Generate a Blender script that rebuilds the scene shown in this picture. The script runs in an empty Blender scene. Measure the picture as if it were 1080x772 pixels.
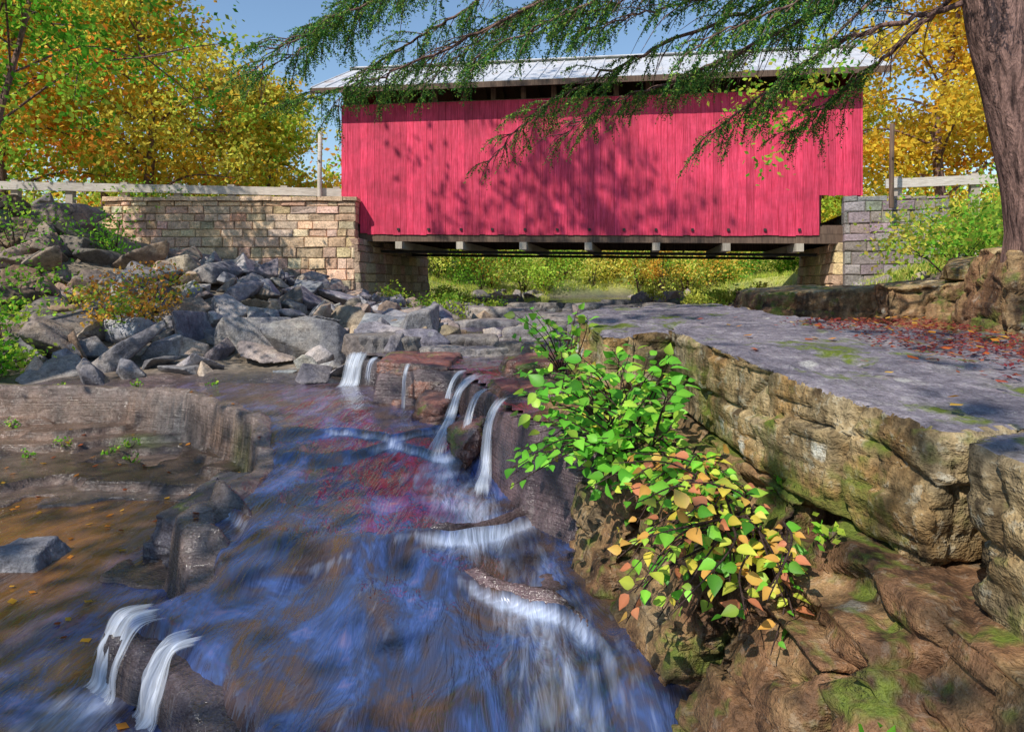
import bpy, bmesh, math, random
import numpy as np
rng=np.random.default_rng(7); random.seed(7)
D=bpy.data; S=bpy.context.scene
COL=S.collection
# ---------------------------------------------------------------- noise
def _h(ix,iy,iz):
    n=(ix.astype(np.int64)*374761393+iy.astype(np.int64)*668265263+iz.astype(np.int64)*1274126177)&0xffffffff
    n=((n^(n>>13))*1103515245)&0xffffffff
    n=(n^(n>>16))&0xffff
    return n/65535.0
def vn3(p):
    i=np.floor(p).astype(np.int64); f=p-i; f=f*f*(3-2*f)
    r=0
    for a in (0,1):
        wx=f[...,0] if a else 1-f[...,0]
        for b in (0,1):
            wy=f[...,1] if b else 1-f[...,1]
            for c in (0,1):
                wz=f[...,2] if c else 1-f[...,2]
                r=r+wx*wy*wz*_h(i[...,0]+a,i[...,1]+b,i[...,2]+c)
    return r*2-1
def fbm3(p,o=4):
    r=0;a=1.;t=0
    for k in range(o):
        r=r+a*vn3(p*(2**k)+k*17.3); t+=a; a*=.5
    return r/t
def fbm2(x,y,o=4,z=0.):
    return fbm3(np.stack([x,y,np.full_like(x,z)],-1),o)
def sstep(a,b,x):
    t=np.clip((x-a)/(b-a),0,1); return t*t*(3-2*t)
def sdpoly(x,y,poly):
    poly=np.array(poly,float); n=len(poly)
    d=np.full(x.shape,1e9); ins=np.zeros(x.shape,bool)
    for i in range(n):
        ax,ay=poly[i]; bx,by=poly[(i+1)%n]
        ex,ey=bx-ax,by-ay
        t=np.clip(((x-ax)*ex+(y-ay)*ey)/(ex*ex+ey*ey+1e-12),0,1)
        d=np.minimum(d,np.hypot(x-ax-t*ex,y-ay-t*ey))
        c=((ay>y)!=(by>y))&(x<(bx-ax)*(y-ay)/((by-ay) if by!=ay else 1e-12)+ax)
        ins^=c
    return np.where(ins,d,-d)      # positive inside
# ---------------------------------------------------------------- mesh builder
class MB:
    def __init__(s): s.v=[];s.q=[];s.m=[];s.c=[];s.n=0;s.sm=[]
    def add(s,v,q,m=0,c=(1,1,1),smooth=False):
        v=np.asarray(v,float).reshape(-1,3); q=np.asarray(q,int)
        s.q.append(q+s.n); s.v.append(v); s.m.append(np.full(len(q),m)); s.sm.append(np.full(len(q),smooth))
        c=np.asarray(c,float)
        if c.ndim==1: c=np.tile(c,(len(v),1))
        s.c.append(c); s.n+=len(v)
    def build(s,name,mats,parent=None):
        v=np.concatenate(s.v);q=np.concatenate(s.q);m=np.concatenate(s.m);c=np.concatenate(s.c);sm=np.concatenate(s.sm)
        me=D.meshes.new(name); me.vertices.add(len(v)); me.vertices.foreach_set('co',v.ravel())
        me.loops.add(q.size); me.loops.foreach_set('vertex_index',q.ravel().astype(np.int32))
        me.polygons.add(len(q)); me.polygons.foreach_set('loop_start',(np.arange(len(q))*4).astype(np.int32)); me.polygons.foreach_set('loop_total',np.full(len(q),4,np.int32))
        me.polygons.foreach_set('material_index',m.astype(np.int32)); me.polygons.foreach_set('use_smooth',sm)
        a=me.color_attributes.new('col','FLOAT_COLOR','POINT')
        a.data.foreach_set('color',np.concatenate([c,np.ones((len(c),1))],1).astype(np.float32).ravel())
        me.update(calc_edges=True); me.validate()
        for k in mats: me.materials.append(k)
        o=D.objects.new(name,me); COL.objects.link(o)
        if parent: o.parent=parent
        return o
BQ=np.array([[0,3,2,1],[4,5,6,7],[0,1,5,4],[1,2,6,5],[2,3,7,6],[3,0,4,7]])
def boxv(x0,x1,y0,y1,z0,z1):
    return np.array([[x0,y0,z0],[x1,y0,z0],[x1,y1,z0],[x0,y1,z0],[x0,y0,z1],[x1,y0,z1],[x1,y1,z1],[x0,y1,z1]],float)
def cat(pts,n):
    P=np.array(pts,float); P=np.vstack([2*P[0]-P[1],P,2*P[-1]-P[-2]]); out=[]
    for i in range(1,len(P)-2):
        for t in np.linspace(0,1,n,endpoint=False):
            a,b,c,d=P[i-1:i+3]
            out.append(.5*((2*b)+(c-a)*t+(2*a-5*b+4*c-d)*t*t+(3*b-a-3*c+d)*t**3))
    out.append(P[-2]); return np.array(out)
def tube(mb,pts,rad,sides=8,m=0,c=(1,1,1)):
    pts=np.asarray(pts,float); n=len(pts); rad=np.broadcast_to(rad,(n,))
    T=np.gradient(pts,axis=0); T/=np.linalg.norm(T,axis=1)[:,None]+1e-9
    ref=np.where(np.abs(T[:,2:3])>.9,np.array([[1.,0,0]]),np.array([[0,0,1.]]))
    U=np.cross(T,ref); U/=np.linalg.norm(U,axis=1)[:,None]+1e-9; V=np.cross(T,U)
    a=np.linspace(0,2*np.pi,sides,endpoint=False)
    v=pts[:,None]+rad[:,None,None]*(np.cos(a)[None,:,None]*U[:,None]+np.sin(a)[None,:,None]*V[:,None])
    i=np.arange(n-1)[:,None]*sides; j=np.arange(sides)[None]; k=(j+1)%sides
    q=np.stack([i+j,i+k,i+sides+k,i+sides+j],-1).reshape(-1,4)
    mb.add(v.reshape(-1,3),q,m,c,True)
def leaves(mb,cen,size,col,m=1,up=.4,aspect=.6,dirs=None):
    n=len(cen); nr=rng.normal(size=(n,3)); nr/=np.linalg.norm(nr,axis=1)[:,None]; nr[:,2]+=up; nr/=np.linalg.norm(nr,axis=1)[:,None]
    t=rng.normal(size=(n,3)) if dirs is None else dirs+rng.normal(size=(n,3))*.25
    t-= (t*nr).sum(1)[:,None]*nr; t/=np.linalg.norm(t,axis=1)[:,None]+1e-9; b=np.cross(nr,t)
    s=np.broadcast_to(size,(n,))[:,None]*rng.uniform(.7,1.3,(n,1)); w=s*aspect*.5
    v=np.stack([cen-t*s*.5,cen-t*s*.05+b*w-nr*s*.08,cen+t*s*.5-nr*s*.12,cen-t*s*.05-b*w-nr*s*.08],1)
    q=np.arange(n*4).reshape(n,4)
    mb.add(v.reshape(-1,3),q,m,np.repeat(col,4,axis=0))
# ---------------------------------------------------------------- materials
def newmat(name):
    m=D.materials.new(name); m.use_nodes=True; nt=m.node_tree; nt.nodes.clear()
    return m,nt
def inp(n,**k):
    for a,b in k.items(): n.inputs[a.replace('_',' ')].default_value=b
    return n
def mapping(nt,scale=(1,1,1),rot=(0,0,0)):
    tc=nt.nodes.new('ShaderNodeTexCoord'); mp=nt.nodes.new('ShaderNodeMapping')
    mp.inputs['Scale'].default_value=scale; mp.inputs['Rotation'].default_value=rot
    nt.links.new(tc.outputs['Object'],mp.inputs[0]); return mp.outputs[0]
def noise(nt,vec,scale,detail=5,rough=.6,dist=0):
    n=nt.nodes.new('ShaderNodeTexNoise'); inp(n,Scale=scale,Detail=min(detail,4),Roughness=rough,Distortion=dist)
    nt.links.new(vec,n.inputs['Vector']); return n.outputs['Fac']
def ramp(nt,fac,stops):
    r=nt.nodes.new('ShaderNodeValToRGB'); e=r.color_ramp.elements
    while len(e)<len(stops): e.new(.5)
    for k,(p,c) in enumerate(stops):
        e[k].position=p; e[k].color=(c,c,c,1) if not hasattr(c,'__len__') else (*c,1)
    nt.links.new(fac,r.inputs[0]); return r.outputs[0]
def mixc(nt,fac,a,b,mode='MIX'):
    n=nt.nodes.new('ShaderNodeMix'); n.data_type='RGBA'; n.blend_type=mode
    for s,i in ((fac,0),(a,6),(b,7)):
        if hasattr(s,'links') : nt.links.new(s,n.inputs[i])
        elif i==0: n.inputs[0].default_value=s
        else: n.inputs[i].default_value=(*s,1)
    return n.outputs[2]
def math_(nt,op,a,b=None):
    n=nt.nodes.new('ShaderNodeMath'); n.operation=op
    for i,s in enumerate((a,b)):
        if s is None: continue
        if hasattr(s,'links'): nt.links.new(s,n.inputs[i])
        else: n.inputs[i].default_value=s
    return n.outputs[0]
def bump(nt,h,strength,dist,prev=None):
    b=nt.nodes.new('ShaderNodeBump'); inp(b,Strength=strength,Distance=dist); nt.links.new(h,b.inputs['Height'])
    if prev: nt.links.new(prev,b.inputs['Normal'])
    return b.outputs[0]
def finish(nt,col,rough,nrm=None,spec=.5,extra=None):
    p=nt.nodes.new('ShaderNodeBsdfPrincipled'); o=nt.nodes.new('ShaderNodeOutputMaterial')
    if hasattr(col,'links'): nt.links.new(col,p.inputs['Base Color'])
    else: p.inputs['Base Color'].default_value=(*col,1)
    if hasattr(rough,'links'): nt.links.new(rough,p.inputs['Roughness'])
    else: p.inputs['Roughness'].default_value=rough
    p.inputs['Specular IOR Level'].default_value=spec
    if nrm: nt.links.new(nrm,p.inputs['Normal'])
    nt.links.new(p.outputs[0],o.inputs[0]); return p
def attr(nt,name='col'):
    a=nt.nodes.new('ShaderNodeAttribute'); a.attribute_name=name; return a.outputs['Color']
def rock_mat(name,cols,scale=1.3,rough=.85,lichen=.0,moss=0.,strata=.5,usecol=False,bs=.6,spec=.3,stain=0.):
    m,nt=newmat(name); v=mapping(nt)
    n1=noise(nt,v,scale,4,.68); c=ramp(nt,n1,[(.3,cols[0]),(.45,cols[1]),(.55,cols[2]),(.7,cols[3])])
    n2=noise(nt,v,scale*9,4,.75); c=mixc(nt,.8,c,ramp(nt,n2,[(.3,.3),(.5,.9),(.7,1.3)]),'MULTIPLY')
    n3=noise(nt,v,scale*45,2,.7); c=mixc(nt,.55,c,ramp(nt,n3,[(.3,.45),(.55,1.),(.72,1.45)]),'MULTIPLY')
    if usecol: c=mixc(nt,1.,c,attr(nt),'MULTIPLY')
    if stain>0:
        vs_=mapping(nt,(3.2,3.2,.7)); c=mixc(nt,stain,c,ramp(nt,noise(nt,vs_,1.3,4,.7),[(.36,(.14,.12,.11)),(.5,(.8,.75,.7)),(.62,(1.1,1.05,1.))]),'MULTIPLY')
    if lichen>0:
        vo=nt.nodes.new('ShaderNodeTexVoronoi'); vo.inputs['Scale'].default_value=3.2
        dv=nt.nodes.new('ShaderNodeVectorMath'); dv.operation='ADD'; nz=nt.nodes.new('ShaderNodeTexNoise'); nz.inputs['Scale'].default_value=9
        nt.links.new(v,nz.inputs['Vector']); sc=nt.nodes.new('ShaderNodeVectorMath'); sc.operation='SCALE'; sc.inputs['Scale'].default_value=.14
        nt.links.new(nz.outputs['Color'],sc.inputs[0]); nt.links.new(v,dv.inputs[0]); nt.links.new(sc.outputs[0],dv.inputs[1]); nt.links.new(dv.outputs[0],vo.inputs['Vector'])
        li=ramp(nt,vo.outputs['Distance'],[(.15,1.),(.22,0.)])
        sep=nt.nodes.new('ShaderNodeSeparateColor'); nt.links.new(vo.outputs['Color'],sep.inputs[0])
        sel=ramp(nt,sep.outputs[0],[(.55,0.),(.6,1.)])
        li=math_(nt,'MULTIPLY',math_(nt,'MULTIPLY',li,sel),ramp(nt,n3,[(.35,.3),(.5,1.)])); li=math_(nt,'MULTIPLY',li,lichen)
        c=mixc(nt,li,c,(.58,.57,.5))
        l2=ramp(nt,n2,[(.56,0.),(.62,1.)]); c=mixc(nt,math_(nt,'MULTIPLY',l2,lichen*.4),c,(.4,.4,.33))
    if moss>0:
        g=nt.nodes.new('ShaderNodeNewGeometry'); sx=nt.nodes.new('ShaderNodeSeparateXYZ'); nt.links.new(g.outputs['Normal'],sx.inputs[0])
        up=ramp(nt,sx.outputs[2],[(.0,.6),(.5,1.)])
        ms=math_(nt,'MULTIPLY',ramp(nt,noise(nt,v,2.1,4,.75),[(.58-.1*moss,0.),(.66-.1*moss,1.)]),up)
        c=mixc(nt,ms,c,mixc(nt,n3,(.03,.055,.008),(.2,.24,.03)))
    vs=mapping(nt,(1.6,1.6,22)); h2=noise(nt,vs,1.4,4,.6)
    nb=bump(nt,h2,bs*strata,.05); nb=bump(nt,n2,bs*1.1,.045,nb); nb=bump(nt,n3,bs*.7,.012,nb)
    finish(nt,c,rough,nb,spec); return m
M_rockwarm=rock_mat('rock_warm',[(.15,.1,.06),(.4,.25,.1),(.46,.36,.2),(.3,.26,.19)],1.3,.85,lichen=.9,moss=.6,strata=.5,stain=.95)
M_rocktop=rock_mat('rock_dark_top',[(.1,.09,.11),(.18,.16,.19),(.25,.22,.25),(.18,.17,.15)],1.5,.8,lichen=.5,moss=.2)
M_rockbrown=rock_mat('rock_brown',[(.09,.05,.03),(.26,.14,.07),(.35,.23,.11),(.22,.18,.12)],1.5,.72,lichen=.4,moss=.5,strata=.5,stain=.95,spec=.4)
M_boulder=rock_mat('rock_grey',[(.14,.14,.16),(.26,.25,.27),(.4,.37,.35),(.47,.4,.34)],1.1,.8,lichen=.2,usecol=True,strata=.35)
M_wet=rock_mat('rock_wet',[(.04,.03,.035),(.11,.07,.06),(.28,.12,.08),(.13,.11,.12)],1.6,.3,strata=1.,spec=.8,moss=.15)
M_slate=rock_mat('wet_slate',[(.05,.045,.055),(.1,.09,.11),(.17,.15,.15),(.13,.13,.1)],1.6,.28,strata=1.,spec=.8,moss=.3)
M_stone=rock_mat('cut_stone',[(.6,.55,.5),(.85,.8,.75),(.98,.93,.88),(.8,.75,.7)],2.,.9,usecol=True,strata=.0,bs=.8)
def ground_mat():
    m,nt=newmat('ground'); v=mapping(nt); c=attr(nt)
    n2=noise(nt,v,7,4,.78); c=mixc(nt,.85,c,ramp(nt,n2,[(.3,.3),(.5,.9),(.7,1.5)]),'MULTIPLY')
    n3=noise(nt,v,55,2,.7); c=mixc(nt,.5,c,ramp(nt,n3,[(.3,.5),(.55,1.),(.72,1.5)]),'MULTIPLY')
    a=nt.nodes.new('ShaderNodeAttribute'); a.attribute_name='wet'
    vs=mapping(nt,(1.6,1.6,40)); h2=noise(nt,vs,1.5,4,.6)
    nb=bump(nt,h2,.6,.05); nb=bump(nt,n2,.7,.04,nb); nb=bump(nt,n3,.3,.01,nb)
    r=math_(nt,'SUBTRACT',.95,math_(nt,'MULTIPLY',a.outputs['Fac'],ramp(nt,noise(nt,v,2.2),[(.35,.65),(.6,.84)])))
    finish(nt,c,r,nb,.7); return m
M_ground=ground_mat()
def leaf_mat(name,tr=.5,gloss=.0):
    m,nt=newmat(name); c=attr(nt); o=nt.nodes.new('ShaderNodeOutputMaterial')
    if gloss: 
        p=nt.nodes.new('ShaderNodeBsdfPrincipled'); inp(p,Roughness=.45); p.inputs['Specular IOR Level'].default_value=.4; nt.links.new(c,p.inputs['Base Color'])
    else: p=nt.nodes.new('ShaderNodeBsdfDiffuse'); nt.links.new(c,p.inputs[0])
    t=nt.nodes.new('ShaderNodeBsdfTranslucent'); nt.links.new(c,t.inputs[0])
    mx=nt.nodes.new('ShaderNodeMixShader'); mx.inputs[0].default_value=tr
    nt.links.new(p.outputs[0],mx.inputs[1]); nt.links.new(t.outputs[0],mx.inputs[2]); nt.links.new(mx.outputs[0],o.inputs[0]); return m
M_leaf=leaf_mat('leaf',.5); M_needle=leaf_mat('needle',.3); M_gleaf=leaf_mat('glossy_leaf',.45,1)
def bark_mat(name,a,b):
    m,nt=newmat(name); v=mapping(nt,(9,9,1.6)); n=noise(nt,v,2.2,4,.7,.5); v2=mapping(nt); n2=noise(nt,v2,40,3)
    c=ramp(nt,n,[(.35,a),(.6,b)]); c=mixc(nt,.5,c,ramp(nt,n2,[(.3,.5),(.7,1.4)]),'MULTIPLY')
    nb=bump(nt,n,1.,.05); nb=bump(nt,n2,.4,.01,nb); finish(nt,c,.9,nb,.2); return m
M_bark=bark_mat('bark',(.05,.03,.028),(.3,.18,.15)); M_twig=bark_mat('twig',(.03,.02,.018),(.1,.06,.05))
def paint_mat(name,col,col2,rough=.6,grain=(14,14,.8),bs=.3,dirt=.4):
    m,nt=newmat(name); v=mapping(nt,grain); n=noise(nt,v,2.5,4,.65); v2=mapping(nt); n2=noise(nt,v2,.9,4,.75)
    c=mixc(nt,ramp(nt,n,[(.35,0.),(.65,1.)]),col,col2); c=mixc(nt,dirt,c,ramp(nt,n2,[(.3,.45),(.6,1.12)]),'MULTIPLY')
    c=mixc(nt,1.,c,attr(nt),'MULTIPLY'); finish(nt,c,rough,bump(nt,n,bs,.02),.35); return m
M_red=paint_mat('red_paint',(.8,.065,.15),(.52,.02,.06),.6,dirt=.65)
M_wood=paint_mat('old_wood',(.2,.13,.09),(.09,.055,.04),.8)
M_beam=paint_mat('pale_wood',(.5,.44,.36),(.33,.28,.22),.75)
M_rail=paint_mat('guardrail_wood',(.6,.55,.5),(.42,.37,.32),.7,(2,2,14))
def metal():
    m,nt=newmat('roof_metal'); v=mapping(nt); n=noise(nt,v,1.5,4,.7); c=ramp(nt,n,[(.3,(.42,.42,.44)),(.55,(.68,.68,.7)),(.72,(.42,.3,.22))])
    p=finish(nt,c,.42,bump(nt,noise(nt,v,12),.2,.02)); p.inputs['Metallic'].default_value=.15; return m
M_metal=metal()
def water_mat():
    m,nt=newmat('water'); a=nt.nodes.new('ShaderNodeAttribute'); a.attribute_name='col'
    sep=nt.nodes.new('ShaderNodeSeparateColor'); nt.links.new(a.outputs['Color'],sep.inputs[0])
    v=mapping(nt,(5.5,1.1,1),(0,0,.22)); n=noise(nt,v,1.7,4,.62,.7)
    vb=mapping(nt,(20,2.4,1),(0,0,.22)); n2=noise(nt,vb,1.6,3,.55,.5); v3=mapping(nt,(2.4,1.3,1)); n3=noise(nt,v3,1.3,4,.7,.5)
    bed_sky=ramp(nt,n3,[(.34,(.10,.055,.035)),(.44,(.06,.045,.055)),(.52,(.04,.055,.13)),(.6,(.05,.09,.26)),(.68,(.14,.13,.28)),(.76,(.28,.18,.17))])  # bed browns, with blue-violet sky reflection painted into the base colour
    brown=ramp(nt,n3,[(.35,(.07,.035,.02)),(.6,(.2,.09,.035))])
    c=mixc(nt,sep.outputs[2],bed_sky,brown)
    th=math_(nt,'ADD',math_(nt,'ADD',math_(nt,'MULTIPLY',n,.55),math_(nt,'MULTIPLY',n2,.45)),math_(nt,'MULTIPLY',math_(nt,'SUBTRACT',sep.outputs[0],.5),.66))
    f=ramp(nt,th,[(.36,0.),(.52,.28),(.78,1.)])
    c=mixc(nt,math_(nt,'MULTIPLY',f,.85),c,(.52,.6,.82))
    r=math_(nt,'ADD',.08,math_(nt,'MULTIPLY',f,.35))
    nb=bump(nt,n,.5,.06); nb=bump(nt,n2,.2,.02,nb)
    p=finish(nt,c,r,nb,1.); p.inputs['IOR'].default_value=1.5; return m
M_water=water_mat()
def fall_mat():
    m,nt=newmat('falling_water'); a=nt.nodes.new('ShaderNodeAttribute'); a.attribute_name='col'
    mp=nt.nodes.new('ShaderNodeMapping'); mp.inputs['Scale'].default_value=(60,1.6,0); nt.links.new(a.outputs['Color'],mp.inputs[0])
    n=noise(nt,mp.outputs[0],1.,4,.7,.2); sep=nt.nodes.new('ShaderNodeSeparateColor'); nt.links.new(a.outputs['Color'],sep.inputs[0])
    al=ramp(nt,math_(nt,'ADD',n,math_(nt,'MULTIPLY',sep.outputs[2],.34)),[(.5,.0),(.98,.85)])
    p=nt.nodes.new('ShaderNodeBsdfPrincipled'); inp(p,Roughness=.3); p.inputs['Base Color'].default_value=(.72,.78,.9,1); nt.links.new(al,p.inputs['Alpha'])
    o=nt.nodes.new('ShaderNodeOutputMaterial'); nt.links.new(bump(nt,n,.5,.03),p.inputs['Normal']); nt.links.new(p.outputs[0],o.inputs[0]); return m
M_fall=fall_mat()
def grit(name,a,b,sc=30,rough=.9):
    m,nt=newmat(name); v=mapping(nt); n=noise(nt,v,sc,4,.7); finish(nt,ramp(nt,n,[(.3,a),(.7,b)]),rough,bump(nt,n,.4,.01),.3); return m
M_road=grit('asphalt',(.035,.035,.037),(.075,.072,.07)); M_dark=grit('dark_iron',(.02,.018,.017),(.05,.04,.035),20,.6)
M_mortar=grit('mortar',(.14,.11,.08),(.3,.25,.19),12)

# ---------------------------------------------------------------- terrain
H=[(-12,8.0),(-6.2,8.15),(-4.6,8.2),(-3.7,7.85),(-3.05,7.15),(-2.45,6.4),(-2.1,5.6),(-1.95,4.9),(-2.05,4.25),(-1.72,3.65),(-1.95,3.3),(-1.5,3.0),(-1.05,2.5),(-.85,1.8),(-.8,-4),(-12,-4)]
U=[(-2.3,9.6),(-2.0,8.6),(-1.65,8.35),(-1.5,7.35),(-.6,7.2),(-.45,6.5),(-.22,5.9),(-.15,5.2),(.05,4.6),(.4,4.2),(9,4.2),(9,60),(-3,60),(-2.4,20),(-2.6,14)]
R=[(1.6,-4),(1.6,2.6),(1.45,4.2),(1.1,5),(.9,6.2),(1.1,7.5),(1.9,9),(3.2,11),(5.6,14),(8.6,17.6),(9.6,23),(11,30),(14,60),(90,60),(90,-4)]
LA=[(-60,20.1),(-4.75,20.1),(-3.6,25.6),(-60,27)]
RA=[(8.75,18.3),(60,13),(60,22),(9.9,23.2)]
def lines(x,y):
    w=fbm2(x*1.4,y*.0+3,3,77.)*.9+fbm2(x*5,y*0+9,2,71.)*.16
    return [(6.4+w+.35*x,.045,1.),(5.4-w*.8-.35*x,.045,2.),(4.35+w+.3*np.sin(x*2.2)+.2*x,.055,3.),(3.5+w*.9-.6*x,.055,4.),(2.85+w*.7+.45*x,.055,5.)]
def Zc(x,y):
    z=-1.26+(np.clip(y,1,8.6)-8.6)*.027
    for l,h,k in lines(x,y): z=z-h*sstep(l,l-.06-.25*(1-lmask(x,k)),y)
    return z-.08*sstep(-.7,.2,x)*sstep(5.4,4.2,y)
def lmask(x,k): return np.clip(fbm2(x*1.5,x*0+k*3.1,2,88.)*3.+.05,0,1)
def hw(x,y): return (fbm2(x*1.3,y*1.3,4)*.16+fbm2(x*6,y*6,2,5.)*.03)
def terrain(x,y):
    w=hw(x,y)
    n=fbm2(x*1.1,y*1.1,5,3.); nf=fbm2(x*5,y*5,4,9.)
    z=Zc(x,y)-.06+n*.08+nf*.045
    for l,h,k in lines(x,y): z=z+.07*np.exp(-((y-l-.05)/.05)**2)*lmask(x,k)
    dH=sdpoly(x,y,H)+w*.6; dU=sdpoly(x,y,U)+w*.5; dR=sdpoly(x,y,R)+w*.5
    z=z+.10*sstep(-.32,-.08,dH)*sstep(3.4,4.2,y)
    zh=-2.03+.10*np.exp(-np.clip(dH+.35*fbm2(x*1.5,y*1.5,3,81.),0,9)/.7)*sstep(2.8,4.6,y)+.24*sstep(4.2,8.2,y)+n*.17+.12*sstep(-3.5,-5.5,x)
    st=.075; k=np.floor(zh/st); fr=zh/st-k; zh=(k+sstep(.78,.95,fr))*st+nf*.012+.012*fr
    z=np.where(dH>0,zh+(z-zh)*sstep(.06,.0,dH),z)
    rise=np.interp(x,[-40,-13,-11,-9,-6,-3,-2.2],[3.6,3.4,2.5,1.95,1.3,.55,.1])
    bank=-1.22+rise*sstep(8.4,15.5,y+fbm2(x*.5,y*.5,3,2.)*.8)+n*.12
    mk=sstep(8.3,9.0,y)*sstep(-2.0,-2.6,x)
    z=z*(1-mk)+bank*mk
    z=z+np.clip(-x-6.2,0,8)*.5*sstep(8.5,6.5,y)
    zu=-.93+.012*(np.clip(y,6,40)-8)+n*.06+nf*.02
    s=sstep(-.05,.05,dU); z=z*(1-s)+np.where(y<60,zu,z)*s
    zr=-.55+.04*np.clip(y-5,0,6)+.34*np.clip(x-4.2-.45*np.clip(y-8,0,10),0,6.0)+n*.07+nf*.03
    s=sstep(-.06,.06,dR) ; wide=sstep(0,.9,dR); zz=zu+(zr-zu)*np.where(y>7,wide,1)
    z=np.where(y>4.2,z*(1-s)+zz*s,z*(1-s)+zr*s)
    far=sstep(26,30,y)
    cx=3.+.12*(y-26); bankf=-.75+1.0*sstep(3.5,8.5,np.abs(x-cx))+n*.3
    z=z*(1-far)+bankf*far
    z=z+1.3*sstep(32,40,y)+9*sstep(45,130,y)+28*sstep(90,420,y)+6*sstep(40,160,np.abs(x))
    dl=sdpoly(x,y,LA); dr=sdpoly(x,y,RA)
    z=np.where(dl>0,z+(2.12-z)*sstep(0,.15,dl),z)
    z=np.where(dr>0,z+(1.9-z)*sstep(0,.15,dr),z)
    z=np.where((dl<=0)&(x<-11.8)&(y>12),z+(2.1-z)*sstep(-11.8,-14,x)*sstep(15,20,y),z)
    return z,dH,dU,dR,dl,dr,n
def axis(parts):
    return np.concatenate([np.arange(a,b,s) for a,b,s in parts])
xs=np.concatenate([-np.geomspace(16,700,34)[::-1],axis([(-16+.3,-5,.12),(-5,1.6,.026),(1.6,14,.1)]),np.geomspace(14.3,700,34)])
ys=np.concatenate([axis([(-60,-3,5),(-3,1.2,.3),(1.2,9.6,.026),(9.6,28,.1)]),np.geomspace(28,900,44)])
X,Y=np.meshgrid(xs,ys); Z,dH,dU,dR,dl,dr,nn=terrain(X,Y)
nx,ny=len(xs),len(ys)
i=np.arange(ny-1)[:,None]*nx+np.arange(nx-1)[None]
Q=np.stack([i,i+1,i+nx+1,i+nx],-1).reshape(-1,4)
def L(c): return np.array(c,float)
pn=fbm2(X*.9,Y*.9,5,12.)[...,None]
C=np.clip(L((.095,.07,.075))+pn*L((.1,.05,.05)),.02,1)
Cb=L((.2,.155,.11))+pn*.08; mk=(sstep(8.6,9.4,Y)*sstep(-2.,-2.6,X))[...,None]; C=C*(1-mk)+Cb*mk
hol=L((.12,.085,.07))+pn*L((.13,.06,.02)); mk=(dH>.02)[...,None]; C=np.where(mk,hol,C)
lipc=(sstep(-.35,-.15,dH)*(dH<.02)*sstep(3.4,4.2,Y))[...,None]; C=C*(1-lipc)+L((.2,.15,.13))*lipc
band=fbm3(np.stack([X*.3,Y*.3,Z*30],-1),3)[...,None]; C=C*(1+1.1*band*mk)
gre=sstep(.15,.45,fbm2(X*1.2,Y*1.2,4,31.))[...,None]*(Y>5.6)[...,None]*mk*.5; C=C*(1-gre)+L((.09,.12,.03))*gre
mr=sstep(0,.3,dR)[...,None]; Cr=L((.2,.12,.1))+pn*.12
grass=L((.26,.28,.07))+pn*L((.22,.16,.05)); gm=sstep(10,14,Y)[...,None]*(sstep(.3,2,dR)[...,None])
Cr=Cr*(1-gm)+grass*gm; C=C*(1-mr)+Cr*mr
mf=sstep(24,27,Y)[...,None]*(sstep(.2,1.2,Z+.95)[...,None]); C=C*(1-mf)+grass*1.5*mf
mfar=sstep(40,60,Y)[...,None]; C=C*(1-mfar)+L((.34,.32,.07))*mfar
ml=((dl>0)|(dr>0))[...,None]; C=np.where(ml,L((.2,.18,.1))+pn*.06,C)
lb=(sstep(-9.5,-11.5,X)*sstep(9,11,Y)*(Y<19))[...,None]; C=C*(1-lb)+(L((.15,.15,.06))+pn*.08)*lb
C=np.clip(C,.015,.8)
mb=MB(); mb.add(np.stack([X,Y,Z],-1),Q,0,C.reshape(-1,3),True); g=mb.build('ground',[M_ground])
wet=((Y<9)&(X<.9)&(X>-7))*1.0*np.where(dU>0,.8,1)
wa=g.data.attributes.new('wet','FLOAT','POINT'); wa.data.foreach_set('value',wet.ravel().astype(np.float32))
def gz(x,y): 
    a=np.atleast_1d(np.array(x,float)); b=np.atleast_1d(np.array(y,float)); return terrain(a,b)[0]
def wz(x,y): return float(Zc(np.array([x]),np.array([y]))[0])+.035
# ---------------------------------------------------------------- water
mb=MB()
xw=np.arange(-4.6,1.1,.026); yw=np.arange(.9,9.5,.026); XW,YW=np.meshgrid(xw,yw)
dh=sdpoly(XW,YW,H)+hw(XW,YW)*.6; du=sdpoly(XW,YW,U)
ZW=Zc(XW,YW)+.022+fbm2(XW*2.5,YW*1.0,3,40.)*.026+fbm2(XW*.8,YW*.8,2,44.)*.02
ZW-=.16*sstep(-.16,-.03,dh)
foam=.08+.3*np.exp(-((XW+2.0)**2/.2+(YW-8.1)**2/.25))+.7*np.exp(-((XW+.58)**2/.05+(YW-5.1)**2/.3))+.7*np.exp(-((XW+.25)**2/.04+(YW-4.4)**2/.25))
foam+=.33*np.exp(-((XW-.15)**2/.07))*sstep(4.8,3.8,YW)+.28*fbm2(XW*1.6,YW*.7,3,50.)
for l,h,k in lines(XW,YW):
    d=l-YW; foam+=(.3*np.exp(-((d-.05)**2/.0016))+.2*sstep(-.0,.05,d)*sstep(.35,.05,d))*lmask(XW,k)
cc=np.stack([np.clip(foam,0,1),foam*0,.45*sstep(6.,8.5,YW)],-1).reshape(-1,3)
n1,n2=len(xw),len(yw); i=np.arange(n2-1)[:,None]*n1+np.arange(n1-1)[None]; q=np.stack([i,i+1,i+n1+1,i+n1],-1).reshape(-1,4)
ok=((dh<-.01)&(du<.1)&(XW>-4.2)).ravel(); q=q[ok[q].all(1)]
mb.add(np.stack([XW,YW,ZW],-1),q,0,cc,True)
xw=np.arange(-9,-.75,.06); yw=np.arange(.5,8.2,.06); XW,YW=np.meshgrid(xw,yw); n1,n2=len(xw),len(yw)
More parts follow.
